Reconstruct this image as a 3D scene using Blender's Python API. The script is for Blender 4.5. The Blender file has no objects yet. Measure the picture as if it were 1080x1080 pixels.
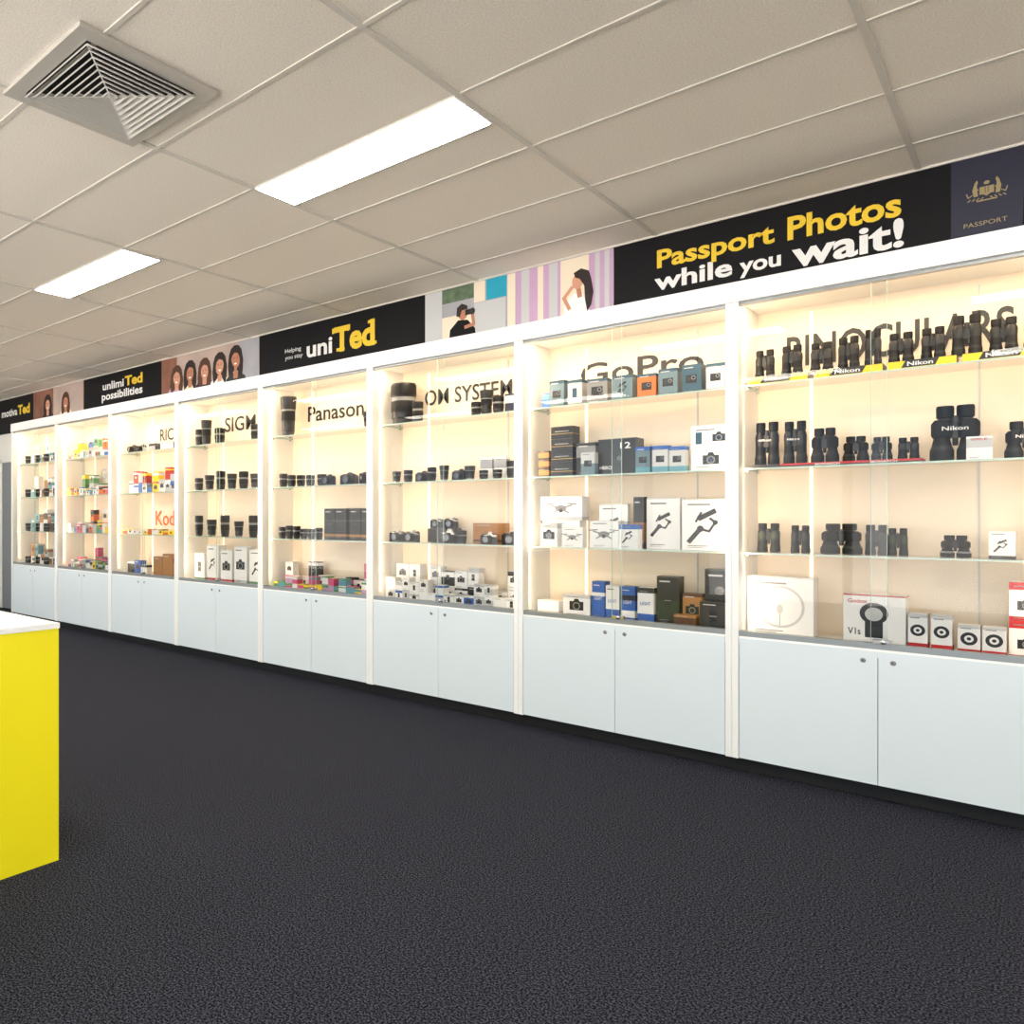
import bpy, math, random
from mathutils import Matrix, Vector
R=random.Random(7)
sc=bpy.context.scene
sc.view_settings.view_transform='Standard'
col=sc.collection
# ---------------------------------------------------------------- materials
MATS={}
def nt(name):
    m=bpy.data.materials.new(name); m.use_nodes=True
    n=m.node_tree; n.nodes.clear()
    o=n.nodes.new('ShaderNodeOutputMaterial')
    return m,n,o
def srgb(c):
    return tuple(((v/255)/12.92 if v/255<=0.04045 else ((v/255+0.055)/1.055)**2.4) for v in c)+(1,)
def mat(name,rgb,rough=0.5,metal=0.0,emit=0,spec=0.5,var=0.0,vscale=20):
    if name in MATS: return name
    m,n,o=nt(name)
    b=n.nodes.new('ShaderNodeBsdfPrincipled')
    c=srgb(rgb)
    b.inputs['Base Color'].default_value=c
    b.inputs['Roughness'].default_value=rough
    b.inputs['Metallic'].default_value=metal
    b.inputs['Specular IOR Level'].default_value=spec
    if emit:
        b.inputs['Emission Color'].default_value=c
        b.inputs['Emission Strength'].default_value=emit
    if var:
        tc=n.nodes.new('ShaderNodeTexCoord'); no=n.nodes.new('ShaderNodeTexNoise'); no.inputs['Scale'].default_value=vscale
        mx=n.nodes.new('ShaderNodeMix'); mx.data_type='RGBA'
        n.links.new(tc.outputs['Object'],no.inputs['Vector']); n.links.new(no.outputs['Fac'],mx.inputs['Factor'])
        mx.inputs['A'].default_value=tuple(x*(1-var) for x in c[:3])+(1,)
        mx.inputs['B'].default_value=tuple(min(1,x*(1+var)) for x in c[:3])+(1,)
        n.links.new(mx.outputs['Result'],b.inputs['Base Color'])
    n.links.new(b.outputs[0],o.inputs[0])
    MATS[name]=m
    return name
mat('white_lacquer',(238,239,238),0.3)
mat('door_white',(217,227,233),0.22)
mat('back_cream',(238,222,200),0.4,var=0.02,vscale=3)
mat('kick_black',(14,14,18),0.6)
mat('alu',(150,155,158),0.35,0.6)
mat('chrome',(190,190,190),0.2,0.9)
mat('black',(10,10,12),0.32)
mat('black2',(17,17,19),0.42)
mat('rubber',(8,8,9),0.6,spec=.3)
mat('charcoal',(36,36,39),0.45)
mat('grey',(128,130,132),0.5)
mat('lgrey',(196,198,200),0.5)
mat('white',(240,240,240),0.5)
mat('cream',(235,222,200),0.6)
mat('yellow',(250,215,20),0.45)
mat('gold',(196,160,70),0.4)
mat('dgold',(150,135,95),0.5)
mat('red',(190,25,30),0.45)
mat('orange',(225,110,45),0.5)
mat('blue',(40,95,180),0.45)
mat('teal',(95,155,175),0.45)
mat('tealgrey',(100,124,136),0.45)
mat('dteal',(40,78,98),0.45)
mat('navy',(16,20,48),0.5)
mat('green',(90,150,95),0.5)
mat('olive',(50,62,36),0.5)
mat('dgreen',(30,48,32),0.5)
mat('pink',(215,90,135),0.5)
mat('kraft',(170,120,70),0.7)
mat('brown',(85,50,32),0.6)
mat('lensglass',(20,16,40),0.05,spec=1.0)
mat('banner_black',(9,9,14),0.55,spec=.2)
mat('signyellow',(232,196,40),0.5)
mat('signwhite',(232,232,232),0.5)
mat('signgrey',(44,42,40),0.5)
mat('skin',(208,152,124),0.6,var=.15,vscale=12)
mat('skin2',(184,124,96),0.6,var=.15,vscale=12)
mat('hair',(34,20,17),0.6,var=.4,vscale=30)
mat('hair2',(80,48,32),0.6,var=.4,vscale=30)
mat('lilac',(195,160,195),0.6,var=.08,vscale=6)
mat('photo_bg',(185,166,156),0.6,var=0.3,vscale=4)
mat('photo_warm',(135,90,72),0.6,var=0.5,vscale=6)
mat('photo_grey',(165,165,172),0.6,var=0.25,vscale=5)
mat('photo_green',(90,110,85),0.6,var=0.7,vscale=22)
mat('turq',(20,160,190),0.6,var=.1,vscale=8)
mat('counter_yellow',(250,235,30),0.35)
mat('counter_top',(240,242,242),0.15)
mat('paint_white',(228,227,222),0.6,var=0.02,vscale=2)
mat('door_grey',(120,124,128),0.5)
mat('tbar',(215,210,202),0.5)
mat('diff_plate',(188,184,176),0.4)
mat('diff_vane',(232,230,224),0.4)
mat('diff_dark',(20,20,20),0.8)
mat('led_warm',(255,228,186),0.5,emit=1.8)
mat('panel_emit',(255,250,238),0.5,emit=28)
def glassmat(name,tint,ior,edge=False):
    m,n,o=nt(name)
    t=n.nodes.new('ShaderNodeBsdfTransparent'); t.inputs[0].default_value=tint
    g=n.nodes.new('ShaderNodeBsdfGlossy'); g.inputs['Roughness'].default_value=0.02
    f=n.nodes.new('ShaderNodeFresnel'); f.inputs[0].default_value=ior
    mx=n.nodes.new('ShaderNodeMixShader')
    n.links.new(f.outputs[0],mx.inputs[0]); n.links.new(t.outputs[0],mx.inputs[1]); n.links.new(g.outputs[0],mx.inputs[2])
    n.links.new(mx.outputs[0],o.inputs[0]); MATS[name]=m
glassmat('pane_glass',(0.985,0.995,0.99,1),1.38)
glassmat('shelf_glass',(0.93,0.97,0.95,1),1.2)
mat('glass_edge',(186,212,200),0.15,spec=0.8)
# carpet
m,n,o=nt('carpet'); MATS['carpet']=m
b=n.nodes.new('ShaderNodeBsdfPrincipled'); b.inputs['Roughness'].default_value=0.95; b.inputs['Specular IOR Level'].default_value=0.05
tc=n.nodes.new('ShaderNodeTexCoord')
n1=n.nodes.new('ShaderNodeTexNoise'); n1.inputs['Scale'].default_value=165; n1.inputs['Detail'].default_value=3
n2=n.nodes.new('ShaderNodeTexVoronoi'); n2.inputs['Scale'].default_value=190
rp=n.nodes.new('ShaderNodeValToRGB')
rp.color_ramp.elements[0].position=0.43; rp.color_ramp.elements[0].color=srgb((11,11,15))
rp.color_ramp.elements[1].position=0.68; rp.color_ramp.elements[1].color=srgb((74,76,88))
bp=n.nodes.new('ShaderNodeBump'); bp.inputs['Strength'].default_value=0.5; bp.inputs['Distance'].default_value=0.003
for t_ in (n1,n2): n.links.new(tc.outputs['Object'],t_.inputs['Vector'])
n.links.new(n1.outputs['Fac'],rp.inputs[0]); n.links.new(rp.outputs[0],b.inputs['Base Color'])
n.links.new(n2.outputs['Distance'],bp.inputs['Height']); n.links.new(bp.outputs[0],b.inputs['Normal'])
n.links.new(b.outputs[0],o.inputs[0])
# ceiling tile
m,n,o=nt('ceiling_tile'); MATS['ceiling_tile']=m
b=n.nodes.new('ShaderNodeBsdfPrincipled'); b.inputs['Roughness'].default_value=0.9
tc=n.nodes.new('ShaderNodeTexCoord')
n1=n.nodes.new('ShaderNodeTexNoise'); n1.inputs['Scale'].default_value=150; n1.inputs['Detail'].default_value=4
rp=n.nodes.new('ShaderNodeValToRGB')
rp.color_ramp.elements[0].position=0.3; rp.color_ramp.elements[0].color=srgb((228,219,207))
rp.color_ramp.elements[1].position=0.6; rp.color_ramp.elements[1].color=srgb((248,241,231))
n.links.new(tc.outputs['Object'],n1.inputs['Vector']); n.links.new(n1.outputs['Fac'],rp.inputs[0]); n.links.new(rp.outputs[0],b.inputs['Base Color'])
bp=n.nodes.new('ShaderNodeBump'); bp.inputs['Strength'].default_value=0.15; bp.inputs['Distance'].default_value=0.002
n.links.new(n1.outputs['Fac'],bp.inputs['Height']); n.links.new(bp.outputs[0],b.inputs['Normal'])
n.links.new(b.outputs[0],o.inputs[0])

# ---------------------------------------------------------------- mesh builder
class MB:
    def __init__(s):
        s.v=[];s.f=[];s.m=[];s.s=[];s.names=[];s.M=Matrix.Identity(4)
    def at(s,x,y,z,rot=0):
        s.M=Matrix.Translation((x,y,z))@Matrix.Rotation(rot,4,'Z'); return s
    def add(s,vs,fs,mt,smooth=False):
        o=len(s.v)
        for p in vs:
            q=s.M@Vector(p); s.v.append((q.x,q.y,q.z))
        for i,f in enumerate(fs):
            s.f.append([o+k for k in f])
            mm=mt[i] if isinstance(mt,list) else mt
            if mm not in s.names: s.names.append(mm)
            s.m.append(s.names.index(mm)); s.s.append(smooth)
    def box(s,x0,x1,y0,y1,z0,z1,mt):
        vs=[(x0,y0,z0),(x1,y0,z0),(x1,y1,z0),(x0,y1,z0),(x0,y0,z1),(x1,y0,z1),(x1,y1,z1),(x0,y1,z1)]
        s.add(vs,[(0,3,2,1),(4,5,6,7),(0,1,5,4),(1,2,6,5),(2,3,7,6),(3,0,4,7)],mt)
    def oct(s,cx,cy,rings,mt):
        vs=[];fs=[]
        for z,w,d,c in rings:
            a,b_=w/2,d/2
            for px,py in [(-a+c,-b_),(a-c,-b_),(a,-b_+c),(a,b_-c),(a-c,b_),(-a+c,b_),(-a,b_-c),(-a,-b_+c)]:
                vs.append((cx+px,cy+py,z))
        k=len(rings)
        for i in range(k-1):
            for j in range(8):
                fs.append((i*8+j,i*8+(j+1)%8,(i+1)*8+(j+1)%8,(i+1)*8+j))
        fs.append(tuple(reversed(range(8)))); fs.append(tuple((k-1)*8+j for j in range(8)))
        s.add(vs,fs,mt)
    def lathe(s,c,prof,mt,axis='z',seg=18):
        vs=[];fs=[];ms=[]
        for r,h in prof:
            for j in range(seg):
                a=2*math.pi*j/seg
                p,q=r*math.cos(a),r*math.sin(a)
                if axis=='z': vs.append((c[0]+p,c[1]+q,c[2]+h))
                elif axis=='y': vs.append((c[0]+p,c[1]-h,c[2]+q))
                else: vs.append((c[0]+h,c[1]+p,c[2]+q))
        for i in range(len(prof)-1):
            for j in range(seg):
                fs.append((i*seg+j,i*seg+(j+1)%seg,(i+1)*seg+(j+1)%seg,(i+1)*seg+j))
                ms.append(mt[i] if isinstance(mt,list) else mt)
        fs.append(tuple(reversed(range(seg)))); ms.append(mt[0] if isinstance(mt,list) else mt)
        fs.append(tuple((len(prof)-1)*seg+j for j in range(seg))); ms.append(mt[-1] if isinstance(mt,list) else mt)
        s.add(vs,fs,ms,True)
    def poly(s,pts,y,mt):
        s.add([(p[0],y,p[1]) for p in pts],[tuple(range(len(pts)))],mt)
    def rect(s,x0,x1,z0,z1,y,mt): s.poly([(x0,z0),(x1,z0),(x1,z1),(x0,z1)],y,mt)
    def disc(s,x,z,rx,rz,y,mt,k=20,rot=0):
        pts=[]
        for i in range(k):
            a=2*math.pi*i/k; p,q=rx*math.cos(a),rz*math.sin(a)
            pts.append((x+p*math.cos(rot)-q*math.sin(rot),z+p*math.sin(rot)+q*math.cos(rot)))
        s.poly(pts,y,mt)
    def ringp(s,x,z,r0,r1,y,mt,k=24):
        vs=[];fs=[]
        for i in range(k):
            a=2*math.pi*i/k
            vs.append((x+r0*math.cos(a),y,z+r0*math.sin(a))); vs.append((x+r1*math.cos(a),y,z+r1*math.sin(a)))
        for i in range(k):
            j=(i+1)%k; fs.append((2*i,2*i+1,2*j+1,2*j))
        s.add(vs,fs,mt)
    def line(s,pts,w,y,mt):
        for i,((x0,z0),(x1,z1)) in enumerate(zip(pts[:-1],pts[1:])):
            d=Vector((x1-x0,z1-z0)); L=d.length
            if L<1e-6: continue
            nx,nz=-d.y/L*w/2,d.x/L*w/2; ex,ez=d.x/L*w*.3,d.y/L*w*.3
            s.poly([(x0-nx-ex,z0-nz-ez),(x1-nx+ex,z1-nz+ez),(x1+nx+ex,z1+nz+ez),(x0+nx-ex,z0+nz-ez)],y-.00005*i,mt)
    def text(s,st,x,z,cap,y,mt,width=None,bold=0.012,align='L'):
        vs,fs,x0,x1=textmesh(st,bold)
        k=cap/CAP; kx=k if width is None else width/(x1-x0)
        W=(x1-x0)*kx
        ox=x-(x0*kx) if align=='L' else x-W/2-x0*kx
        s.add([(ox+v[0]*kx,y,z+v[1]*k) for v in vs],fs,mt)
    def obj(s,name,parent=None):
        me=bpy.data.meshes.new(name); me.from_pydata(s.v,[],s.f)
        for nm in s.names: me.materials.append(MATS[nm])
        me.polygons.foreach_set('material_index',s.m); me.polygons.foreach_set('use_smooth',s.s)
        me.update()
        try: me.set_sharp_from_angle(angle=math.radians(35))
        except Exception: pass
        ob=bpy.data.objects.new(name,me); col.objects.link(ob)
        if parent: ob.parent=parent
        return ob
TC={}
def textmesh(st,bold):
    key=(st,bold)
    if key in TC: return TC[key]
    cu=bpy.data.curves.new('t','FONT'); cu.body=st; cu.size=1; cu.offset=bold; cu.resolution_u=3
    ob=bpy.data.objects.new('t',cu); col.objects.link(ob)
    dg=bpy.context.evaluated_depsgraph_get(); ev=ob.evaluated_get(dg); me=ev.to_mesh()
    vs=[(v.co.x,v.co.y) for v in me.vertices]; fs=[tuple(p.vertices) for p in me.polygons]
    ev.to_mesh_clear(); bpy.data.objects.remove(ob); bpy.data.curves.remove(cu)
    xs=[v[0] for v in vs]
    TC[key]=(vs,fs,min(xs),max(xs)); return TC[key]
CAP=1.0
_t=textmesh('H',0.0); CAP=max(v[1] for v in _t[0])
def empty(name,loc=(0,0,0)):
    e=bpy.data.objects.new(name,None); e.location=loc; col.objects.link(e); e.empty_display_size=.1; return e

# ---------------------------------------------------------------- room
CEIL=3.0; WY=4.76; FRY=-3.8
b=MB(); b.box(-12.6,6,FRY-.1,WY+.1,-.1,0,'carpet'); b.obj('floor')
b=MB(); b.box(-12.6,6,FRY-.1,WY+.1,CEIL,CEIL+.1,'ceiling_tile'); b.obj('ceiling')
b=MB(); b.box(-12.6,6,WY,WY+.1,0,CEIL,'paint_white'); b.obj('wall_back')
b=MB(); b.box(-12.6,-12.5,FRY-.1,WY,0,CEIL,'paint_white'); b.obj('wall_left')
b=MB(); b.box(5.9,6,FRY-.1,WY,0,CEIL,'paint_white'); b.obj('wall_right')
b=MB()
b.box(-12.5,5.9,FRY-.1,FRY,2.8,CEIL,'paint_white'); b.box(-12.5,5.9,FRY-.1,FRY,0,.12,'paint_white')
for i in range(8):
    x=-12.5+i*2.62; b.box(x,min(x+.1,5.9),FRY-.1,FRY,.12,2.8,'alu')
b.obj('wall_front')
gx=[-.46-1.22*k for k in range(-5,10)]
gy=[4.4-.6*k for k in range(0,14)]
b=MB()
for x in gx: b.box(x-.012,x+.012,FRY,WY,CEIL-.006,CEIL,'tbar')
for y in gy: b.box(-12.5,5.9,y-.009,y+.009,CEIL-.005,CEIL,'tbar')
b.box(-12.5,5.9,WY-.03,WY,CEIL-.012,CEIL,'tbar')
b.obj('ceiling_grid_trim')
for row,(ya,yb) in enumerate([(2.6,2.87),(.75,1.02),(-1.9,-1.6)]):
    for k in (-3,-1,1,3,5,7):
        x1=-.46-1.22*k-.02; x0=x1-1.18
        b=MB()
        b.box(x0-.01,x1+.01,ya-.01,yb+.01,CEIL-.012,CEIL-.0065,'white_lacquer')
        b.box(x0,x1,ya,yb,CEIL-.015,CEIL-.012,'panel_emit')
        b.obj('ceiling_light_panel')
def diffuser(cx,cy,S,name):
    b=MB(); z=CEIL-.012
    def frame(h0,h1,z0,z1,mt):
        vs=[];fs=[]
        for h,zz in ((h0,z0),(h1,z1)):
            vs+=[(cx-h,cy-h,zz),(cx+h,cy-h,zz),(cx+h,cy+h,zz),(cx-h,cy+h,zz)]
        for j in range(4): fs.append((j,(j+1)%4,4+(j+1)%4,4+j))
        b.add(vs,fs,mt)
    H=S/2; q=.8
    frame(H,H,CEIL-.001,z-.006,'diff_plate'); frame(H,H*q,z-.006,z-.004,'diff_plate')
    b.box(cx-H*(q+.01),cx+H*(q+.01),cy-H*(q+.01),cy+H*(q+.01),CEIL-.004,CEIL-.001,'diff_dark')
    k=9
    for i in range(k):
        h=H*q*(1-i/k)
        frame(h,h-.018,z-.014,z+.003,'diff_vane'); frame(h,h-.005,z-.014,z-.016,'diff_vane')
    b.box(cx-.012,cx+.012,cy-.012,cy+.012,z-.014,z,'diff_vane')
    for sx in (-1,1):
        for sy in (-1,1):
            a=H*q
            b.add([(cx+sx*a-.004,cy+sy*a,z-.015),(cx+sx*a+.004,cy+sy*a,z-.015),(cx+.004,cy,z-.015),(cx-.004,cy,z-.015)],[(0,1,2,3)],'diff_vane')
    b.obj(name)
diffuser(-2.64,1.60,.6,'air_diffuser')
d=empty('door_1',(-10.25,WY,0))
b=MB(); b.box(-.45,.45,-.04,-.005,0.005,2.08,'door_grey'); b.obj('leaf',d)
b=MB(); b.box(-.5,-.455,-.05,-.001,0,2.13,'paint_white'); b.box(.455,.5,-.05,-.001,0,2.13,'paint_white'); b.box(-.5,.5,-.05,-.001,2.085,2.13,'paint_white'); b.obj('frame',d)
b=MB(); b.lathe((.38,-.04,1.0),[(.02,0),(.02,.01),(.008,.012),(.008,.05),(.022,.055),(.022,.07),(.015,.078)],'chrome','y'); b.obj('handle',d)

# ---------------------------------------------------------------- banner posters
BY=4.735
def panel(x0,x1,mt):
    b=MB(); b.box(x0,x1,BY,WY-.001,2.5,CEIL-.013,mt); return b
y1,y2,y3,y4,y5=[BY-.001*k for k in range(1,6)]
BD=.028
b=panel(-1.933,-.34,'banner_black')
b.text('Passport',-1.675,2.80,.10,y1,'signyellow',.61,BD)
b.text('Photos',-1.005,2.795,.115,y1,'signyellow',.48,BD)
b.text('while',-1.69,2.668,.095,y1,'signwhite',.42,BD)
b.text('you',-1.235,2.668,.08,y1,'signwhite',.2,BD)
b.text('wait!',-.985,2.643,.13,y1,'signwhite',.47,BD)
b.obj('passport_photos_banner')
b=panel(-.34,.9,'photo_bg')
b.poly([(-.34,2.5),(-.10,2.5),(-.085,2.987),(-.34,2.987)],y1,'navy')
b.poly([(-.10,2.5),(.2,2.5),(.2,2.987),(-.085,2.987)],y1,'banner_black')
b.poly([(-.09,2.7),(.3,2.62),(.4,2.9),(-.03,2.85)],y2,'signwhite')
b.text('PASSPORT',-.295,2.662,.02,y2,'dgold',.15,0.0)
G='dgold'
b.poly([(-.24,2.805),(-.19,2.805),(-.19,2.84),(-.24,2.84)],y2,G); b.poly([(-.235,2.81),(-.195,2.81),(-.215,2.795)],y2-.0002,G)
for q in (-.005,.005): b.line([(-.215+q,2.81),(-.215+q,2.838)],.002,y2-.0004,'navy')
b.disc(-.215,2.857,.011,.009,y2,G,7)
for s_ in (-1,1):
    X=-.215
    b.poly([(X+s_*.03,2.8),(X+s_*.045,2.80),(X+s_*.05,2.83),(X+s_*.042,2.862),(X+s_*.034,2.875),(X+s_*.03,2.865),(X+s_*.034,2.85)],y2,G)
    b.line([(X+s_*.045,2.83),(X+s_*.03,2.83)],.006,y2-.0003,G); b.line([(X+s_*.05,2.81),(X+s_*.064,2.80),(X+s_*.07,2.82)],.004,y2,G)
    for q in range(4): b.line([(X+s_*(.012+q*.015),2.79),(X+s_*(.02+q*.015),2.782)],.004,y2,G)
b.rect(-.25,-.18,2.774,2.780,y2,G)
b.obj('passport_picture_banner')
b=panel(-3.353,-1.933,'photo_grey')
b.rect(-3.35,-2.93,2.88,2.985,y1,'photo_green'); b.rect(-3.35,-2.94,2.5,2.78,y1-.0003,'cream')
b.rect(-3.35,-3.2,2.5,2.985,y1-.0006,'lgrey')
b.rect(-2.83,-2.67,2.84,2.985,y1,'turq'); b.rect(-2.93,-2.68,2.5,2.835,y1,'lgrey'); b.rect(-2.665,-2.605,2.5,2.985,y1,'cream')
b.rect(-2.93,-2.84,2.84,2.985,y1-.0003,'cream')
b.rect(-2.6,-1.935,2.5,2.985,y1,'lilac')
for xa,xb,c in [(-2.56,-2.5,'lgrey'),(-2.44,-2.40,'cream'),(-2.36,-2.30,'lgrey'),(-2.05,-2.02,'lgrey'),(-1.99,-1.96,'lgrey')]:
    b.rect(xa,xb,2.5,2.985,y2,c)
b.rect(-2.28,-2.09,2.5,2.985,y2,'cream')
b.poly([(-3.15,2.5),(-2.9,2.5),(-2.92,2.66),(-2.98,2.73),(-3.06,2.74),(-3.13,2.68)],y3,'banner_black')
b.disc(-3.02,2.785,.04,.05,y3-.0003,'skin2'); b.poly([(-3.075,2.77),(-3.07,2.83),(-3.03,2.855),(-2.985,2.835),(-2.98,2.81),(-3.03,2.805),(-3.045,2.76)],y4,'hair')
b.rect(-3.0,-2.93,2.765,2.805,y4-.0003,'black'); b.disc(-2.94,2.785,.022,.024,y5,'charcoal')
b.line([(-3.0,2.68),(-2.93,2.69),(-2.94,2.76)],.025,y4,'skin2')
b.poly([(-2.27,2.5),(-2.08,2.5),(-2.09,2.66),(-2.13,2.74),(-2.19,2.75),(-2.25,2.70)],y3,'white')
b.poly([(-2.19,2.885),(-2.14,2.905),(-2.09,2.88),(-2.075,2.83),(-2.06,2.74),(-2.075,2.66),(-2.10,2.62),(-2.115,2.7),(-2.12,2.79),(-2.15,2.84),(-2.18,2.855)],y4,'hair')
b.disc(-2.165,2.825,.036,.048,y3-.0004,'skin'); b.line([(-2.16,2.79),(-2.15,2.73)],.03,y3-.0002,'skin2'); b.line([(-2.22,2.66),(-2.255,2.735),(-2.20,2.795)],.024,y4,'skin')
b.obj('photo_banner')
b=panel(-5.216,-3.353,'banner_black')
b.text('Helping',-4.87,2.775,.036,y1,'signwhite',.2,0.003); b.text('you stay',-4.87,2.715,.036,y1,'signwhite',.22,0.003)
b.text('uni',-4.6,2.70,.135,y1,'signwhite',.3,BD)
b.text('Ted',-4.28,2.70,.19,y1,'signyellow',.44,.04)
for xa,xb,za,zb in ((-4.30,-4.275,2.85,2.895),(-4.135,-4.11,2.85,2.895),(-4.25,-4.16,2.695,2.722),(-3.845,-3.82,2.695,2.72),(-3.91,-3.86,2.87,2.895)): b.rect(xa,xb,za,zb,y2,'signyellow')
b.obj('store_slogan_banner')
def person(b,hx,hz,hc,sk,cl,rr,e):
    b.poly([(hx-.17,2.5),(hx+.17,2.5),(hx+.14,2.65),(hx+.05,2.70),(hx-.05,2.70),(hx-.14,2.65)],y2-e,cl)
    b.poly([(hx-.10,hz-.17),(hx-.115,hz-.06),(hx-.10,hz+.04),(hx-.07,hz+.1),(hx-.02,hz+.13),(hx+.04,hz+.125),(hx+.085,hz+.08),(hx+.11,hz-.02),(hx+.105,hz-.12),(hx+.085,hz-.2),(hx+.03,hz-.12),(hx-.03,hz-.12)],y3-e,hc)
    b.rect(hx-.02,hx+.02,hz-.13,hz-.06,y3-.0005-e,sk)
    b.poly([(hx-.03,2.64),(hx+.03,2.64),(hx+.035,2.70),(hx-.035,2.70)],y3-.0006-e,sk)
    b.disc(hx,hz-.01,.058,.082,y4-e,sk,20,rr); b.poly([(hx-.065,hz-.01),(hx-.06,hz+.07),(hx-.01,hz+.1),(hx+.05,hz+.075),(hx+.066,hz+.0),(hx+.045,hz+.045),(hx-.01,hz+.06),(hx-.045,hz+.035)],y4-.0004-e,hc)
    for q in (-1,1): b.disc(hx+q*.022,hz,.009,.004,y5-e,'hair',8); b.rect(hx+q*.022-.011,hx+q*.022+.011,hz+.012,hz+.016,y5-e,'hair')
    b.disc(hx,hz-.05,.022,.009,y5-e,'white',10); b.disc(hx,hz-.025,.007,.008,y5-e,'skin2',8)
b=panel(-6.777,-5.216,'photo_bg')
b.rect(-6.776,-6.5,2.5,2.985,y1,'photo_warm'); b.rect(-5.5,-5.22,2.5,2.985,y1,'photo_grey')
for i,(hx,hz,hc,sk,cl,rr) in enumerate([(-6.50,2.77,'hair2','skin','lilac',.3),(-6.27,2.79,'hair','skin2','cream',-.1),(-6.03,2.78,'hair2','skin','navy',.1),(-5.79,2.80,'hair','skin','white',-.2),(-5.55,2.83,'hair','skin2','charcoal',.35)]):
    person(b,hx,hz,hc,sk,cl,rr,i*.0001)
b.obj('group_photo_banner')
b=panel(-8.42,-6.777,'banner_black')
b.text('unlimi',-7.98,2.81,.085,y1,'signwhite',.46,BD); b.text('Ted',-7.5,2.81,.1,y1,'signyellow',.36,.04)
b.text('possibilities',-8.0,2.69,.085,y1,'signwhite',.86,BD)
b.obj('slogan_banner')
b=panel(-9.76,-8.42,'photo_warm')
b.rect(-9.2,-8.43,2.5,2.985,y1,'photo_bg')
person(b,-9.35,2.79,'hair','skin','navy',.1,0); person(b,-8.87,2.77,'hair2','skin2','cream',-.1,.0001)
b.obj('portrait_banner')
b=panel(-12.0,-9.76,'banner_black')
b.text('motiva',-10.75,2.74,.1,y1,'signwhite',.5,BD); b.text('Ted',-10.23,2.74,.12,y1,'signyellow',.36,.04)
b.obj('motivation_banner')
b=panel(.9,4.5,'banner_black'); b.obj('plain_banner')

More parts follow.
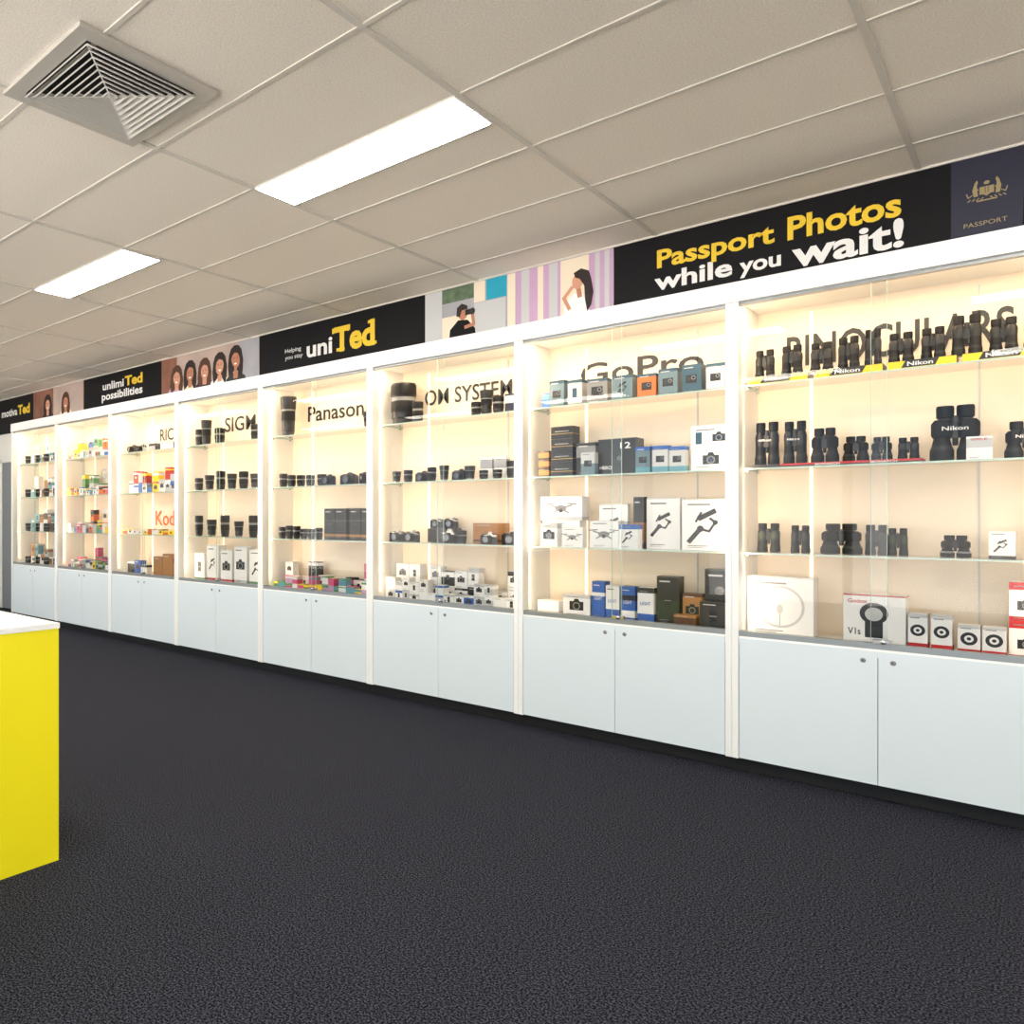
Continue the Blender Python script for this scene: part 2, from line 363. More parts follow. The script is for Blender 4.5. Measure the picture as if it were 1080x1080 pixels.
# ---------------------------------------------------------------- cabinets
FY=4.34; BACK=4.70
SH=[1.99,1.56,1.125,0.70]
def sign(b,st,cx,z,cap,w,mt='signgrey',bold=.012):
    b.text(st,cx,z,cap,BACK-.006,mt,w,bold,'C')
LED_T=5.0; LED_S=2.2
def cabinet(xl,signs):
    xr=xl+1.2; c=empty('display_cabinet',(xl+.6,FY,0))
    off=Vector((xl+.6,FY,0))
    def fin(b,nm):
        b.v=[(v[0]-off.x,v[1]-off.y,v[2]) for v in b.v]
        return b.obj(nm,c)
    b=MB()
    b.box(xl+.001,xr-.001,FY+.06,WY-.03,0,.074,'kick_black'); fin(b,'plinth')
    b=MB()
    hw=.03
    for xa,xb in ((xl,xl+hw),(xr-hw,xr)):
        b.box(xa+(.0008 if xa==xl else 0),xb-(.0008 if xb==xr else 0),FY-.004,BACK+.03,.074,2.41,'white_lacquer')
    b.box(xl+.0008,xr-.0008,FY-.012,BACK+.03,2.41,2.512,'white_lacquer')
    b.box(xl+hw,xr-hw,FY+.002,BACK,.66,.70,'white_lacquer')
    b.box(xl+hw,xr-hw,FY+.03,BACK,.074,.1,'white_lacquer')
    fin(b,'frame')
    b=MB(); b.box(xl+hw,xr-hw,BACK,BACK+.02,.1,2.41,'back_cream'); fin(b,'back_panel')
    b=MB(); b.box(xl+hw,xr-hw,FY+.004,FY+.05,.70,.726,'alu'); b.box(xl+hw,xr-hw,FY+.01,FY+.045,2.395,2.41,'alu'); fin(b,'sliding_track')
    b=MB(); mid=(xl+xr)/2
    for a,bb in ((xl+hw+.003,mid-.0015),(mid+.0015,xr-hw-.003)):
        b.box(a,bb,FY-.001,FY+.018,.078,.69,'door_white')
    for s_ in (-1,1):
        b.lathe((mid+s_*.055,FY-.001,.645),[(.011,0),(.011,.003),(.009,.005),(.003,.005),(.003,.006)],['chrome','chrome','grey','black'],'y',16)
    fin(b,'base_doors')
    b=MB()
    b.add([(xl+hw,FY+.02,.72),(mid+.03,FY+.02,.72),(mid+.03,FY+.02,2.4),(xl+hw,FY+.02,2.4)],[(0,1,2,3)],'pane_glass')
    b.add([(mid-.03,FY+.036,.72),(xr-hw,FY+.036,.72),(xr-hw,FY+.036,2.4),(mid-.03,FY+.036,2.4)],[(0,1,2,3)],'pane_glass')
    b.box(mid+.03,mid+.0318,FY+.018,FY+.022,.726,2.395,'glass_edge'); b.box(mid-.0318,mid-.03,FY+.034,FY+.038,.726,2.395,'glass_edge')
    fin(b,'glass_doors')
    b=MB(); b.box(mid-.02,mid+.05,FY+.0,FY+.018,.728,.745,'chrome'); b.lathe((mid+.02,FY+.0,.737),[(.01,0),(.01,.012),(.006,.014)],'chrome','y',12); fin(b,'door_lock')
    b=MB()
    for z in SH[:3]:
        x0,x1,ya,yb=xl+hw+.004,xr-hw-.004,FY+.075,BACK-.002
        vs=[(x0,ya,z-.008),(x1,ya,z-.008),(x1,yb,z-.008),(x0,yb,z-.008),(x0,ya,z),(x1,ya,z),(x1,yb,z),(x0,yb,z)]
        b.add(vs,[(4,5,6,7),(0,1,5,4),(1,2,6,5),(3,0,4,7)],['shelf_glass','glass_edge','glass_edge','glass_edge'])
        for xx in (x0,x1-.012):
            for yy in (ya+.03,yb-.05): b.box(xx,xx+.012,yy,yy+.012,z-.018,z-.0085,'chrome')
    fin(b,'glass_shelves')
    b=MB(); b.box(xl+.27,xl+.282,BACK-.006,BACK-.0005,.72,2.38,'led_warm'); b.box(xr-.276,xr-.27,BACK-.006,BACK-.0005,.72,2.38,'lgrey'); fin(b,'led_strip')
    if signs:
        b=MB()
        for sg in signs: sign(b,*sg)
        fin(b,'lettering')
    def area(nm,loc,rot,sx,sy,e,c3=(1,.75,.50)):
        l=bpy.data.lights.new(nm,'AREA'); l.shape='RECTANGLE'; l.size=sx; l.size_y=sy; l.energy=e; l.color=c3
        o=bpy.data.objects.new(nm,l); col.objects.link(o); o.parent=c
        o.location=Vector(loc)-off; o.rotation_euler=rot
    area('led_lamp_top',((xl+xr)/2,FY+.09,2.403),(0,0,0),1.08,.03,LED_T,(1,.71,.43))
    for s_,x in ((1,xl+hw+.012),(-1,xr-hw-.012)):
        area('led_lamp_side',(x,FY+.06,1.56),(math.radians(90),0,math.radians(-40*s_)),.02,1.6,LED_S*(1.3 if s_>0 else .7))
SG={ -1:[('FILTERS',.634,2.10,.15,.7)],
 0:[('BINOCULARS',-.56,2.105,.155,.88)],
 1:[('GoPro',-1.766,2.145,.13,.72)],
 2:[('OM SYSTEM',-2.966,2.14,.11,.72)],
 3:[('Panasonic',-4.166,2.13,.125,.76,'black')],
 4:[('SIGMA',-5.366,2.13,.13,.6,'black')],
 5:[('RICOH',-6.5,2.12,.12,.5),('Kodak',-6.55,1.22,.15,.56,'orange')],
 6:[('FILM',-7.7,2.12,.14,.4,'lgrey'),('Godox',-7.7,1.75,.12,.5,'lgrey')],
 7:[('STUDIO',-8.95,2.12,.12,.5,'lgrey')]}
for i in range(-2,8):
    cabinet(-1.166-1.2*i, SG.get(i))

# ---------------------------------------------------------------- counter
c=empty('service_counter',(-2.679,1.405,0))
b=MB(); b.box(-1.6,-.003,-1.8,-.003,0.0,.885,'counter_yellow'); b.obj('body',c)
b=MB(); b.box(-1.6,0,-1.8,0,.885,.905,'counter_top'); b.obj('worktop',c)

# ---------------------------------------------------------------- products
def binoc(b,x,y,z,h,w,rot=0,style='roof',accent='black2',logo=None):
    b.at(x,y,z,rot); s=w*.26; r=w*.22
    for sg in (-1,1):
        cx=sg*s
        if style=='roof':
            b.lathe((cx,0,0),[(r*.9,0),(r,.015*h),(r,.16*h),(r*.9,.22*h),(r*.86,.45*h),(r*.92,.55*h),(r*.92,.68*h),(r*.72,.76*h)],['black','rubber','black2','rubber',accent,accent,'black'],'z',18)
            ex=cx*.97; er=r*.82
        else:
            b.lathe((cx,0,0),[(r*.95,0),(r*1.08,.015*h),(r*1.08,.2*h),(r*.9,.28*h),(r*.72,.42*h),(r*.72,.5*h)],['black','rubber',accent,'rubber','rubber'],'z',18)
            b.oct(cx*.95,0,[(.42*h,w*.36,w*.3,.01),(.47*h,w*.44,w*.36,.018),(.68*h,w*.44,w*.36,.018),(.75*h,w*.3,w*.28,.012)],'rubber')
            ex=cx*.75; er=r*.8
        b.lathe((ex,0,.72*h),[(er*.8,0),(er*.8,.05*h),(er*.98,.07*h),(er,.25*h),(er*.92,.28*h),(er*.66,.28*h),(er*.6,.265*h)],['black','black','rubber','rubber','black','lensglass'],'z',16)
    b.oct(0,0,[(.42*h,s*1.3,w*.2,.006),(.7*h,s*1.2,w*.2,.006)],'black2')
    b.lathe((0,-w*.03,.28*h),[(w*.045,0),(w*.06,.02*h),(w*.06,.38*h),(w*.09,.4*h),(w*.09,.52*h),(w*.05,.54*h)],['black','black2','black','charcoal',accent],'z',14)
    if logo: b.text(logo,0,.55*h,w*.10,-w*.24,'signwhite',w*.5,.01,'C')
    b.M=Matrix.Identity(4)
def lens(b,x,y,z,h,r,hood=False,accent='grey',body='black'):
    b.at(x,y,z)
    if hood:
        p=[(r*.72,0),(r*.78,.01),(r*.78,.12*h),(r*.86,.14*h),(r*.86,.4*h),(r*.92,.42*h),(r*.92,.62*h),(r*.95,.64*h),(r*.95,.68*h),(r,.7*h),(r*1.08,h),(r*1.02,h),(r*.85,.8*h)]
        mt=['chrome','charcoal',body,body,'rubber','rubber','rubber',accent,body,'black2','black','black']
    else:
        p=[(r*.8,0),(r*.84,.01),(r*.84,.12*h),(r*.93,.16*h),(r*.93,.3*h),(r*.97,.32*h),(r*.97,.55*h),(r*.93,.57*h),(r*.93,.66*h),(r,.7*h),(r,.95*h),(r*.94,h),(r*.84,h),(r*.8,.93*h)]
        mt=['charcoal',body,body,body,'rubber','rubber',body,accent,body,'rubber',body,'black2','lensglass']
    b.lathe((0,0,0),p,mt,'z',18); b.M=Matrix.Identity(4)
def cam(b,x,y,z,w=.13,rot=0,body='black',top='black2',lr=.033,ll=.055):
    b.at(x,y,z,rot); h=w*.66; d=w*.36; lr=min(lr,w*.25)
    b.oct(0,0,[(0,w*.97,d,.012),(.004,w,d,.014),(h*.66,w,d,.014)],body)
    b.oct(0,0,[(h*.6605,w,d,.014),(h*.8,w,d,.014),(h*.86,w*.96,d*.92,.012)],top)
    b.oct(-w*.4,-d*.5,[(0.002,w*.2,d*.7,.008),(h*.78,w*.2,d*.62,.008),(h*.86,w*.14,d*.4,.006)],'rubber')
    b.oct(0.01,-.004,[(h*.84,w*.36,d*.95,.008),(h*1.06,w*.24,d*.8,.008),(h*1.1,w*.18,d*.5,.006)],top)
    b.box(-.008,.022,-.004,.014,h*1.1,h*1.14,'chrome')
    for q,rr in ((-.38,.011),(-.24,.008),(.36,.012)):
        b.lathe((w*q,0,h*.85),[(rr,0),(rr,.008),(rr*.8,.01)],'charcoal','z',12)
    b.lathe((.008,-d*.45,h*.46),[(lr*1.05,0),(lr*1.05,.006),(lr*.95,.008),(lr*.95,ll*.5),(lr,ll*.55),(lr,ll*.95),(lr*.92,ll),(lr*.8,ll),(lr*.72,ll*.9)],['chrome','black','rubber','black','rubber','black','black','lensglass'],'y',18)
    b.M=Matrix.Identity(4)
def icon(b,kind,cx,cz,s,y):
    k='black'
    if kind=='ring': b.ringp(cx,cz,s*.42,s*.47,y,'lgrey'); b.rect(cx-.006*s,cx+.006*s,cz-s*.42,cz-s*.1,y,'grey'); b.disc(cx,cz-s*.05,s*.06,s*.1,y-.0004,'lgrey')
    elif kind=='flash':
        b.rect(cx-s*.2,cx+s*.2,cz-s*.45,cz-.02*s,y,k); b.disc(cx,cz+s*.22,s*.32,s*.3,y-.0002,k); b.disc(cx,cz+s*.2,s*.2,s*.19,y-.0004,'lgrey'); b.rect(cx-s*.14,cx+s*.14,cz-s*.36,cz-s*.14,y-.0004,'charcoal')
    elif kind=='wheel': b.ringp(cx,cz,s*.22,s*.40,y,k); b.disc(cx,cz,s*.1,s*.1,y,'charcoal')
    elif kind=='cam':
        b.rect(cx-s*.45,cx+s*.45,cz-s*.3,cz+s*.25,y,k); b.poly([(cx-s*.2,cz+s*.25),(cx+s*.2,cz+s*.25),(cx+s*.12,cz+s*.42),(cx-s*.12,cz+s*.42)],y,k); b.disc(cx,cz-.03*s,s*.24,s*.24,y-.0004,'grey'); b.disc(cx,cz-.03*s,s*.17,s*.17,y-.0008,'lensglass')
    elif kind=='gimbal':
        b.line([(cx-s*.38,cz-s*.42),(cx-s*.12,cz-s*.1)],s*.11,y,k); b.line([(cx-s*.12,cz-s*.1),(cx+s*.08,cz-s*.16),(cx+s*.22,cz+s*.06),(cx+s*.1,cz+s*.16)],s*.055,y-.0004,'charcoal'); b.disc(cx-s*.12,cz-s*.1,s*.08,s*.08,y-.0008,k); b.disc(cx+s*.22,cz+s*.06,s*.06,s*.06,y-.0008,k)
        b.line([(cx-s*.22,cz+s*.08),(cx-s*.1,cz+s*.3)],s*.05,y-.0006,'charcoal'); b.line([(cx-s*.14,cz+s*.16),(cx+s*.2,cz+s*.34)],s*.12,y-.001,k)
    elif kind=='drone':
        b.disc(cx,cz,s*.22,s*.12,y,'grey'); b.disc(cx,cz-s*.08,s*.07,s*.07,y-.0004,k)
        for sx in (-1,1):
            b.line([(cx,cz),(cx+sx*s*.42,cz+s*.12)],s*.05,y-.0001,'grey'); b.line([(cx+sx*s*.25,cz+s*.18),(cx+sx*s*.58,cz+s*.16)],s*.03,y-.0003,k)
            b.line([(cx,cz),(cx+sx*s*.3,cz-s*.16)],s*.05,y-.0002,'grey')
    elif kind=='lens': b.rect(cx-s*.22,cx+s*.22,cz-s*.4,cz+s*.35,y,k); b.disc(cx,cz+s*.35,s*.22,s*.08,y-.0004,'charcoal'); b.rect(cx-s*.22,cx+s*.22,cz-s*.05,cz+s*.02,y-.0004,'grey')
    elif kind=='action': b.rect(cx-s*.35,cx+s*.35,cz-s*.28,cz+s*.28,y,'black'); b.disc(cx+s*.15,cz+s*.08,s*.14,s*.14,y-.0004,'grey'); b.disc(cx+s*.15,cz+s*.08,s*.09,s*.09,y-.0008,'lensglass'); b.rect(cx-s*.28,cx-s*.05,cz-s*.12,cz+s*.18,y-.0004,'charcoal')
    elif kind=='phone': b.rect(cx-s*.2,cx+s*.2,cz-s*.4,cz+s*.4,y,'dteal')
def pbox(b,x,y,z,w,d,h,base='white',bands=(),ic=None,tx=None,rot=0,tc='black',iz=.5,isz=None,tz=.82,lines=True):
    b.at(x,y,z,rot); b.box(-w/2,w/2,-d/2,d/2,0,h,base); f=-d/2
    for i,(za,zb,c_) in enumerate(bands):
        b.rect(-w/2,w/2,za*h,zb*h,f-.0006-.00005*i,c_)
        b.add([(w/2+.0006,-d/2,za*h),(w/2+.0006,d/2,za*h),(w/2+.0006,d/2,zb*h),(w/2+.0006,-d/2,zb*h)],[(0,1,2,3)],c_)
    if ic: icon(b,ic,0,h*iz,(isz or min(w,h)*.75),f-.0012)
    if tx: b.text(tx,0,h*tz,min(h*.09,.03),f-.0024,tc,w*.62,.01,'C')
    if lines:
        g='grey' if base not in('grey',) else 'white'
        b.rect(-w*.38,w*.05,h*.08,h*.095,f-.001,g); b.rect(-w*.38,-w*.05,h*.05,h*.06,f-.001,g)
        b.rect(-w*.38,w*.1,h*.88,h*.91,f-.001,'grey' if base in ('white','lgrey') else 'lgrey')
    b.rect(-w/2,w/2,h*.985,h*.99,f-.0004,'grey')
    b.M=Matrix.Identity(4)
def one(fn,name,*a,**k):
    b=MB(); fn(b,*a,**k); return b.obj(name)
E=.0008
S1,S2,S3,S4=[z+E for z in SH]
# --- binocular bay
RIS=.036
for x,w in ((-.985,.26),(-.69,.26),(-.42,.24),(-.15,.26)):
    b=MB(); b.box(x-w/2,x+w/2,4.43,4.56,S1,S1+RIS,'black'); b.rect(x-w/2,x+w/2,S1+.001,S1+.034,4.4292,'yellow')
    b.poly([(x-w*.3,S1+.003),(x+w*.2,S1+.003),(x+w*.26,S1+.034),(x-w*.24,S1+.034)],4.4285,'black'); b.text('Nikon',x-w*.02,S1+.010,.018,4.428,'signwhite',w*.38,.02,'C'); b.obj('display_riser')
for x,h,w,ac in ((-1.055,.145,.095,'black2'),(-.935,.15,.10,'black2'),(-.81,.145,.10,'charcoal'),(-.70,.155,.095,'black2'),(-.605,.175,.07,'black2'),(-.50,.14,.10,'black2'),(-.385,.145,.095,'charcoal'),(-.27,.18,.11,'black2'),(-.15,.145,.10,'black2'),(-.045,.15,.09,'black2')):
    one(binoc,'binoculars',x,4.5,S1+RIS+E,h,w,R.uniform(-.3,.3),'roof',ac)
for x,h,w,st,lg,ac in ((-1.05,.22,.12,'roof','Nikon','black2'),(-.925,.215,.11,'roof','Nikon','black2'),(-.80,.17,.12,'porro',None,'black2'),(-.675,.12,.105,'porro',None,'black2'),(-.575,.11,.085,'porro',None,'charcoal'),(-.475,.10,.085,'roof',None,'black2'),(-.31,.25,.18,'porro','Nikon','black2'),(-.085,.16,.13,'porro','Nikon','black2')):
    one(binoc,'binoculars',x,4.52,S2+(.018+E if x<-.4 else 0),h,w,R.uniform(-.2,.2),st,ac,lg)
b=MB(); b.box(-.98,-.42,4.46,4.58,S2,S2+.018,'red'); b.rect(-.98,-.42,S2+.002,S2+.008,4.4592,'black'); b.text('MONARCH',-.78,S2+.004,.010,4.458,'signwhite',.1,.01,'C'); b.text('MONARCH',-.56,S2+.004,.010,4.458,'signwhite',.1,.01,'C'); b.box(-1.12,-.985,4.46,4.58,S2,S2+.018,'charcoal'); b.obj('display_riser')
one(pbox,'price_card',-.225,4.43,S2,.085,.003,.10,'white',((.5,.9,'lgrey'),),None,'SALE',0,'red')
for x,h,w,st,ac in ((-1.045,.15,.11,'roof','olive'),(-.905,.14,.09,'roof','charcoal'),(-.735,.15,.17,'porro','dgreen'),(-.595,.145,.10,'roof','black2'),(-.515,.13,.08,'roof','olive'),(-.31,.10,.11,'porro','grey'),(-.035,.11,.08,'roof','charcoal')):
    one(binoc,'binoculars',x,4.53,S3,h,w,R.uniform(-.25,.25),st,ac)
one(pbox,'accessory_box',-.155,4.52,S3,.085,.07,.12,'white',((0,.12,'charcoal'),),'gimbal',None)
one(pbox,'ring_light_box',-.985,4.53,S4,.29,.10,.30,'white',((.0,.02,'lgrey'),),'ring',None,0,isz=.23)
b=MB(); pbox(b,-.595,4.5,S4,.235,.11,.24,'white',((.975,1,'red'),),'flash',None,isz=.17,iz=.48,lines=False)
b.at(-.595,4.5,S4); b.text('Godox',-.10,.200,.018,-.0575,'red',.075); b.text('V1s',-.10,.05,.03,-.0575,'signgrey',.05); b.M=Matrix.Identity(4); b.obj('flash_box')
for x,h,w in ((-.435,.165,.07),(-.352,.165,.072),(-.26,.13,.075),(-.178,.13,.075)):
    one(pbox,'modifier_box',x,4.49,S4,w,.08,h,'white',((.0,.2,'red'),(.9,1,'lgrey')),'wheel',None,isz=w*.95,iz=.55)
b=MB()
for k in range(2): pbox(b,-.075,4.53,S4+k*.165,.115,.09,.163,'white',((.8,1,'red'),(0,.1,'red')),'cam',None,isz=.07,iz=.4)
b.obj('accessory_box_stack')
# --- action cam bay
one(pbox,'accessory_box',-2.27,4.53,S1,.05,.05,.10,'blue',((.6,.9,'teal'),))
for x,w,h,c_,ic in ((-2.19,.10,.17,'tealgrey','action'),(-2.075,.09,.16,'lgrey','phone'),(-1.94,.12,.15,'grey','action'),(-1.785,.12,.15,'tealgrey','gimbal'),(-1.65,.10,.14,'orange','action'),(-1.535,.10,.155,'tealgrey','action'),(-1.41,.10,.16,'dteal','action'),(-1.29,.09,.15,'lgrey','action')):
    one(pbox,'action_camera_box',x,4.54,S1,w,.08,h,c_,((0,.1,'charcoal'),(.88,1,'dteal')),ic,None,R.uniform(-.1,.1),isz=w*.8)
b=MB()
for k in range(3): pbox(b,-2.27,4.52,S2+k*.055,.07,.08,.053,'brown' if k%2 else 'charcoal',((.2,.8,'kraft'),),None,None)
b.obj('battery_box_stack')
b=MB()
for k in range(4): pbox(b,-2.155,4.54,S2+k*.078,.14,.1,.076,'black',((.38,.42,'gold'),),None,'MISSION',0,'lgrey',tz=.55,lines=False)
b.obj('action_camera_box_stack')
one(pbox,'camera_case_box',-2.01,4.56,S2,.12,.1,.20,'black2',((.55,.9,'grey'),),'phone',None)
one(pbox,'action_camera_box',-1.965,4.46,S2,.085,.05,.135,'lgrey',((0,.5,'tealgrey'),),'action',None)
b=MB(); pbox(b,-1.815,4.55,S2,.22,.12,.21,'black',((.0,.06,'charcoal'),),'action',None,isz=.1,iz=.4,lines=False); b.at(-1.815,4.55,S2); b.text('12',.02,.15,.035,-.0615,'signwhite',.06); b.text('HERO',-.1,.03,.02,-.0615,'signwhite',.07); b.M=Matrix.Identity(4); b.obj('action_camera_box')
for x,w,h,c_,ic in ((-1.66,.08,.15,'tealgrey','action'),(-1.565,.085,.15,'lgrey','action'),(-1.475,.085,.14,'lgrey','action')):
    one(pbox,'action_camera_box',x,4.5,S2,w,.06,h,c_,((.85,1,'blue'),(0,.22,'teal')),ic,None)
b=MB()
pbox(b,-1.315,4.56,S2,.20,.1,.25,'white',((.45,.47,'lgrey'),),'cam',None,isz=.09,iz=.25); b.at(-1.315,4.56,S2); icon(b,'cam',.04,.18,.07,-.053); icon(b,'phone',-.06,.18,.08,-.053); b.obj('camera_kit_box')
b=MB(); pbox(b,-2.17,4.56,S3,.24,.10,.16,'white',(),'drone',None,isz=.15); pbox(b,-2.17,4.56,S3+.161,.27,.10,.15,'white',((0,.15,'lgrey'),),'drone',None,isz=.17); b.obj('drone_box_stack')
one(pbox,'drone_box',-2.21,4.46,S3,.11,.06,.14,'white',((.8,1,'lgrey'),),'cam',None)
one(pbox,'drone_box',-2.06,4.46,S3,.13,.06,.12,'white',(),'drone',None,isz=.11)
one(pbox,'gimbal_box',-1.875,4.49,S3,.17,.08,.16,'white',(),'drone',None,isz=.15)
one(pbox,'gimbal_box',-1.865,4.58,S3,.17,.035,.26,'white',((.0,.6,'lgrey'),),'gimbal',None)
one(pbox,'gimbal_box',-1.725,4.46,S3,.11,.06,.14,'white',((.8,1,'blue'),),'gimbal',None)
one(pbox,'gimbal_box',-1.565,4.56,S3,.18,.09,.29,'white',(),'gimbal',None,isz=.16)
one(pbox,'gimbal_box',-1.335,4.54,S3,.24,.1,.28,'white',(),'gimbal',None,isz=.22)
one(pbox,'accessory_box',-1.71,4.57,S3,.06,.05,.30,'charcoal',((.1,.5,'kraft'),),None,None)
for x,w,h,c_,bd,ic in ((-2.25,.14,.08,'white',((0,.2,'lgrey'),),None),(-2.065,.17,.13,'white',((.85,1,'lgrey'),),'cam'),(-1.93,.075,.22,'blue',((.6,.7,'white'),),None),(-1.845,.08,.20,'white',((0,.3,'blue'),),None),(-1.755,.08,.20,'blue',((.1,.3,'white'),(.6,.75,'navy')),None),(-1.655,.09,.20,'white',((0,.25,'blue'),(.85,1,'charcoal')),None)):
    one(pbox,'video_light_box' if abs(x+1.8)<.2 else 'camera_box',x,4.54,S4,w,.08,h,c_,bd,ic,('LIGHT' if abs(x+1.8)<.2 else None),tz=.5,tc='signwhite' if c_=='blue' else 'blue')
one(pbox,'camera_box',-1.54,4.56,S4,.12,.08,.27,'black2',((.1,.5,'dgreen'),),'lens',None,isz=.08)
one(pbox,'camera_box',-1.285,4.60,S4,.15,.08,.32,'black',((.06,.2,'kraft'),),'cam',None,isz=.1,iz=.65)
one(pbox,'camera_box',-1.29,4.50,S4,.13,.08,.15,'black2',((.1,.9,'charcoal'),),'lens',None,isz=.08)
b=MB(); pbox(b,-1.425,4.465,S4,.11,.06,.07,'kraft',((.2,.8,'brown'),),None,None); b.obj('kraft_box')
one(pbox,'kraft_box',-1.42,4.57,S4,.10,.05,.18,'brown',((.1,.9,'kraft'),),'cam',None)
# --- mirrorless bay
one(lens,'super_telephoto_lens',-3.40,4.53,S1,.30,.095,False,'grey')
one(lens,'camera_lens',-3.25,4.5,S1,.15,.04,False)
one(lens,'camera_lens',-2.78,4.52,S1,.10,.035); one(lens,'camera_lens',-2.70,4.52,S1,.17,.042,True); one(lens,'camera_lens',-2.60,4.5,S1,.12,.038)
one(pbox,'accessory_box',-2.49,4.5,S1,.09,.06,.12,'navy',((.5,.9,'lgrey'),))
b=MB()
x=-3.44
for i in range(10):
    if i in (7,8): pbox(b,x,4.56,S2,.09,.05,.15,'white',((.5,.9,'photo_grey'),),None,None); lens(b,x+.02,4.47,S2,.06,.03)
    elif i%3==2: cam(b,x+.01,4.53,S2,.11)
    else: lens(b,x,4.5,S2,R.uniform(.08,.13),R.uniform(.03,.036),i%2==0)
    x+=.104
b.obj('lens_display_row')
for x,w,bd in ((-3.42,.12,'black'),(-3.29,.12,'charcoal'),(-2.98,.13,'black')):
    one(cam,'mirrorless_camera',x,4.49,S3,w,R.uniform(-.2,.2),bd,'chrome')
one(lens,'camera_lens',-2.88,4.5,S3,.09,.034)
b=MB(); b.box(-3.22,-2.99,4.58,4.67,S3,S3+.10,'charcoal'); b.obj('display_riser')
one(cam,'mirrorless_camera',-3.17,4.63,S3+.1008,.10,0,'black','chrome',ll=.04)
one(cam,'mirrorless_camera',-3.05,4.63,S3+.1008,.11,0,'black','chrome',ll=.04)
one(pbox,'kraft_box',-2.70,4.58,S3,.22,.1,.14,'kraft',((.1,.2,'brown'),),None,None)
one(cam,'mirrorless_camera',-2.50,4.50,S3,.12,.1)
one(cam,'mirrorless_camera',-2.66,4.49,S3,.11,.0,'charcoal','chrome')
def boxrow(b,x0,x1,z,pal,hr,wr,y=4.52,stack=1,ics=(None,)):
    x=x0
    while x<x1:
        w=R.uniform(*wr)
        if x+w>x1: break
        zz=z
        for k in range(R.randint(1,stack)):
            h=R.uniform(*hr); c_=R.choice(pal)
            pbox(b,x+w/2,y,zz,w*.96,.07,h,c_,((R.choice([0,.6,.75]),R.choice([.85,1,.95]),R.choice(pal)),),R.choice(ics),None,0,isz=min(w,h)*.6)
            zz+=h+.0005
        x+=w
b=MB(); boxrow(b,-3.50,-2.42,S4,['white','white','white','lgrey','blue','lgrey','white'],(.06,.09),(.06,.10),4.48,2,('cam','lens',None)); b.obj('accessory_box_display')
b=MB(); boxrow(b,-3.50,-2.42,S4,['white','white','white','lgrey','charcoal'],(.10,.14),(.08,.12),4.61,2,('cam','lens')); b.obj('lens_box_display')
# --- compact system bay
one(lens,'super_telephoto_lens',-4.62,4.53,S1,.34,.065,True)
one(lens,'camera_lens',-3.70,4.5,S1,.12,.05,True)
b=MB()
for i,x in enumerate((-4.65,-4.55,-4.44,-4.33,-4.2)): lens(b,x,4.5,S2,R.uniform(.07,.12),R.uniform(.032,.04))
b.obj('compact_lens_row')
for x,w,z,y in ((-4.10,.12,S2,4.48),(-3.98,.13,S2,4.61),(-3.89,.13,S2,4.48),(-3.70,.15,S2,4.50)): one(cam,'mirrorless_camera',x,y,z,w,R.uniform(-.15,.15))
b=MB()
for i in range(6): lens(b,-4.66+i*.085,4.5,S3,R.uniform(.08,.11),.033)
b.obj('compact_lens_row')
b=MB()
for k,x in enumerate((-4.13,-4.01,-3.86,-3.74)): pbox(b,x,4.56,S3,.115,.09,.25,'black2',((.6,.62,'grey'),(.1,.18,'kraft')),'lens',None)
b.obj('lens_box_display')
b=MB(); boxrow(b,-4.70,-3.64,S4,['pink','green','white','lilac','white','teal','yellow'],(.05,.07),(.05,.09),4.47,2); b.obj('film_box_display')
b=MB(); boxrow(b,-4.70,-3.64,S4,['white','lgrey','pink','charcoal','white'],(.10,.13),(.08,.12),4.61,2,('cam','lens',None)); b.obj('accessory_box_display')
# --- telephoto bay
b=MB()
for x,h,r,hd in ((-5.83,.16,.045,0),(-5.73,.24,.05,1),(-5.53,.15,.05,0),(-5.02,.14,.05,0),(-4.88,.34,.07,1)): lens(b,x,4.52,S1,h,r,bool(hd))
b.obj('telephoto_lens_row')
for z,k in ((S2,7),(S3,6)):
    b=MB()
    for i in range(k): lens(b,-5.82+i*(.98/(k-1)),4.5,z,R.uniform(.12,.2),R.uniform(.04,.048),i%2==1)
    b.obj('zoom_lens_row')
b=MB()
for x,w,h,ic in ((-5.8,.15,.26,'lens'),(-5.6,.17,.34,'gimbal'),(-5.4,.16,.30,'cam'),(-5.2,.17,.34,'cam'),(-4.98,.2,.32,'gimbal')): pbox(b,x,4.54,S4,w,.1,h,'white',((0,.1,R.choice(['lgrey','red','green'])),),ic,None)
b.obj('gimbal_box_row')
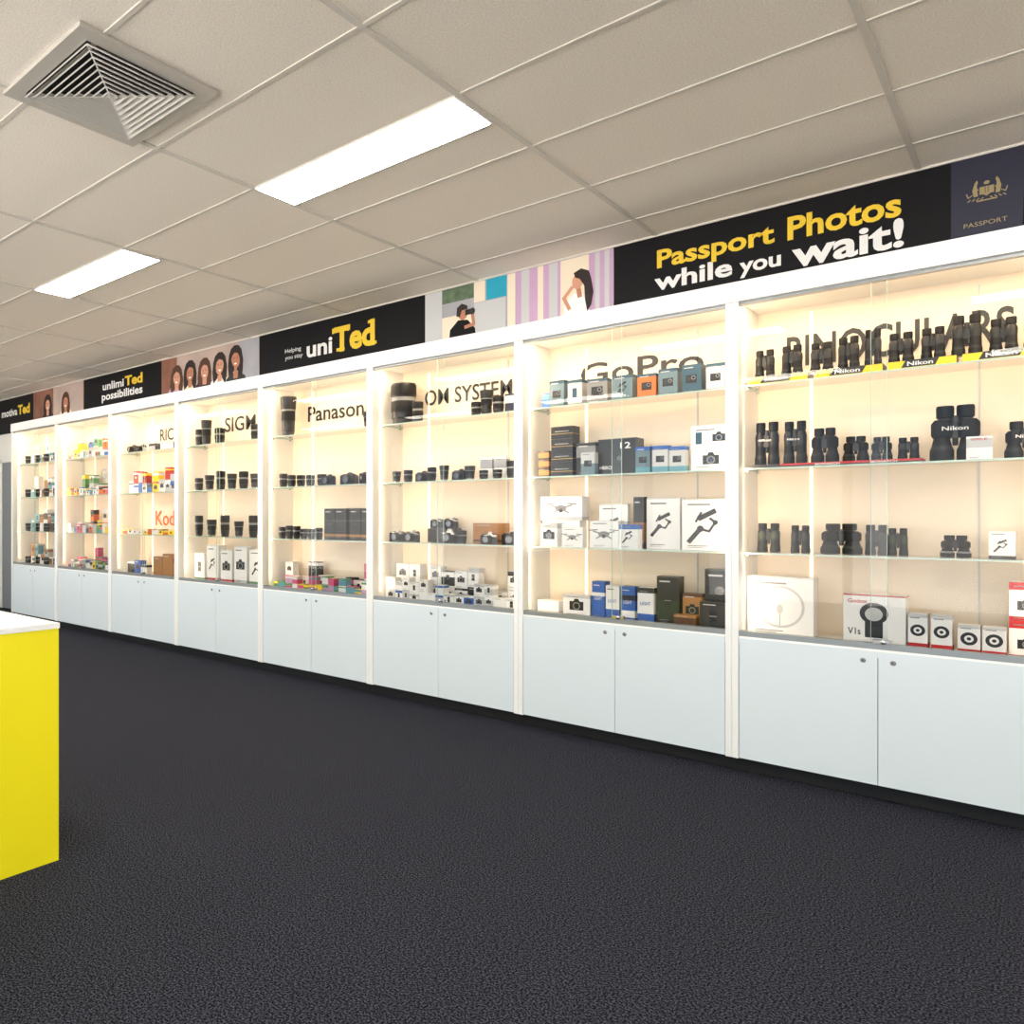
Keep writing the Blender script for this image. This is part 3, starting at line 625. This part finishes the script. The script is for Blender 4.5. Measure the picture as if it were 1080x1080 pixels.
# --- instant camera bay
b=MB(); cam(b,-6.95,4.5,S1,.12); cam(b,-6.78,4.5,S1,.11,0,'lgrey'); boxrow(b,-6.65,-6.1,S1,['white','charcoal','lgrey'],(.06,.09),(.08,.12)); b.obj('compact_camera_display')
b=MB(); boxrow(b,-7.08,-6.06,S2,['yellow','charcoal','white','lgrey','red','white','blue'],(.09,.14),(.07,.12),4.56,2,('cam',None)); b.obj('instant_camera_box_row')
b=MB(); boxrow(b,-7.08,-6.06,S3,['yellow','orange','white','yellow','brown'],(.04,.06),(.07,.12),4.47,1,('cam',None)); b.obj('film_box_display')
b=MB(); boxrow(b,-7.08,-6.65,S4,['blue','charcoal','white'],(.1,.16),(.08,.13),4.54,1,('cam',None)); boxrow(b,-6.6,-6.05,S4,['brown','kraft','kraft'],(.18,.24),(.16,.22),4.54,1); b.obj('camera_box_display')
pals={6:['white','lgrey','white','cream','teal','yellow','green','lgrey','orange','pink','charcoal','blue','white'],7:['white','charcoal','lgrey','teal','kraft','white'],-1:['white','black2','lgrey','grey'],-2:['white','black2','lgrey','teal']}
for i,pal in pals.items():
    xl=-1.166-1.2*i
    for z in (S1,S2,S3,S4):
        b=MB(); boxrow(b,xl+.08,xl+1.12,z,pal,(.09,.15),(.07,.12),4.61,2,('cam','lens',None)); b.obj('accessory_box_display')
        if i!=7:
            b=MB(); boxrow(b,xl+.08,xl+1.12,z,pal,(.05,.11),(.05,.09),4.49,1,('cam','lens',None)); b.obj('small_box_display')
        else:
            b=MB()
            for q in range(4): lens(b,xl+.2+q*.25,4.47,z,.1,.035)
            b.obj('small_lens_row')

# ---------------------------------------------------------------- world + camera
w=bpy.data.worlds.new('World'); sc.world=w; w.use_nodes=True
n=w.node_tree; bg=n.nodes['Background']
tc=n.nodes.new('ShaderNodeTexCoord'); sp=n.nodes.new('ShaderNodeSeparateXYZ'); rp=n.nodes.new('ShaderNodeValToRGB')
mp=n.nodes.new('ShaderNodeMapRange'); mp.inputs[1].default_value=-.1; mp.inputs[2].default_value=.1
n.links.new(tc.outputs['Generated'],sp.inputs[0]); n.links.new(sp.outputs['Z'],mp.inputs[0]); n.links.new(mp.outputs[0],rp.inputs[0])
rp.color_ramp.elements[0].color=(1,.93,.86,1); rp.color_ramp.elements[1].color=(.14,.20,.26,1)  # warm glow added below the horizon to brighten the ceiling; dimmer sky above
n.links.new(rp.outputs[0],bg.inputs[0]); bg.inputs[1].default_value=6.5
cd=bpy.data.cameras.new('Camera'); co=bpy.data.objects.new('Camera',cd); col.objects.link(co)
cd.sensor_width=36; cd.lens=36*798/1080; cd.shift_x=.2111; cd.shift_y=.0046; cd.clip_start=.02
co.location=(0,0,1.31); co.rotation_euler=(math.radians(90),0,math.radians(45))
sc.camera=co
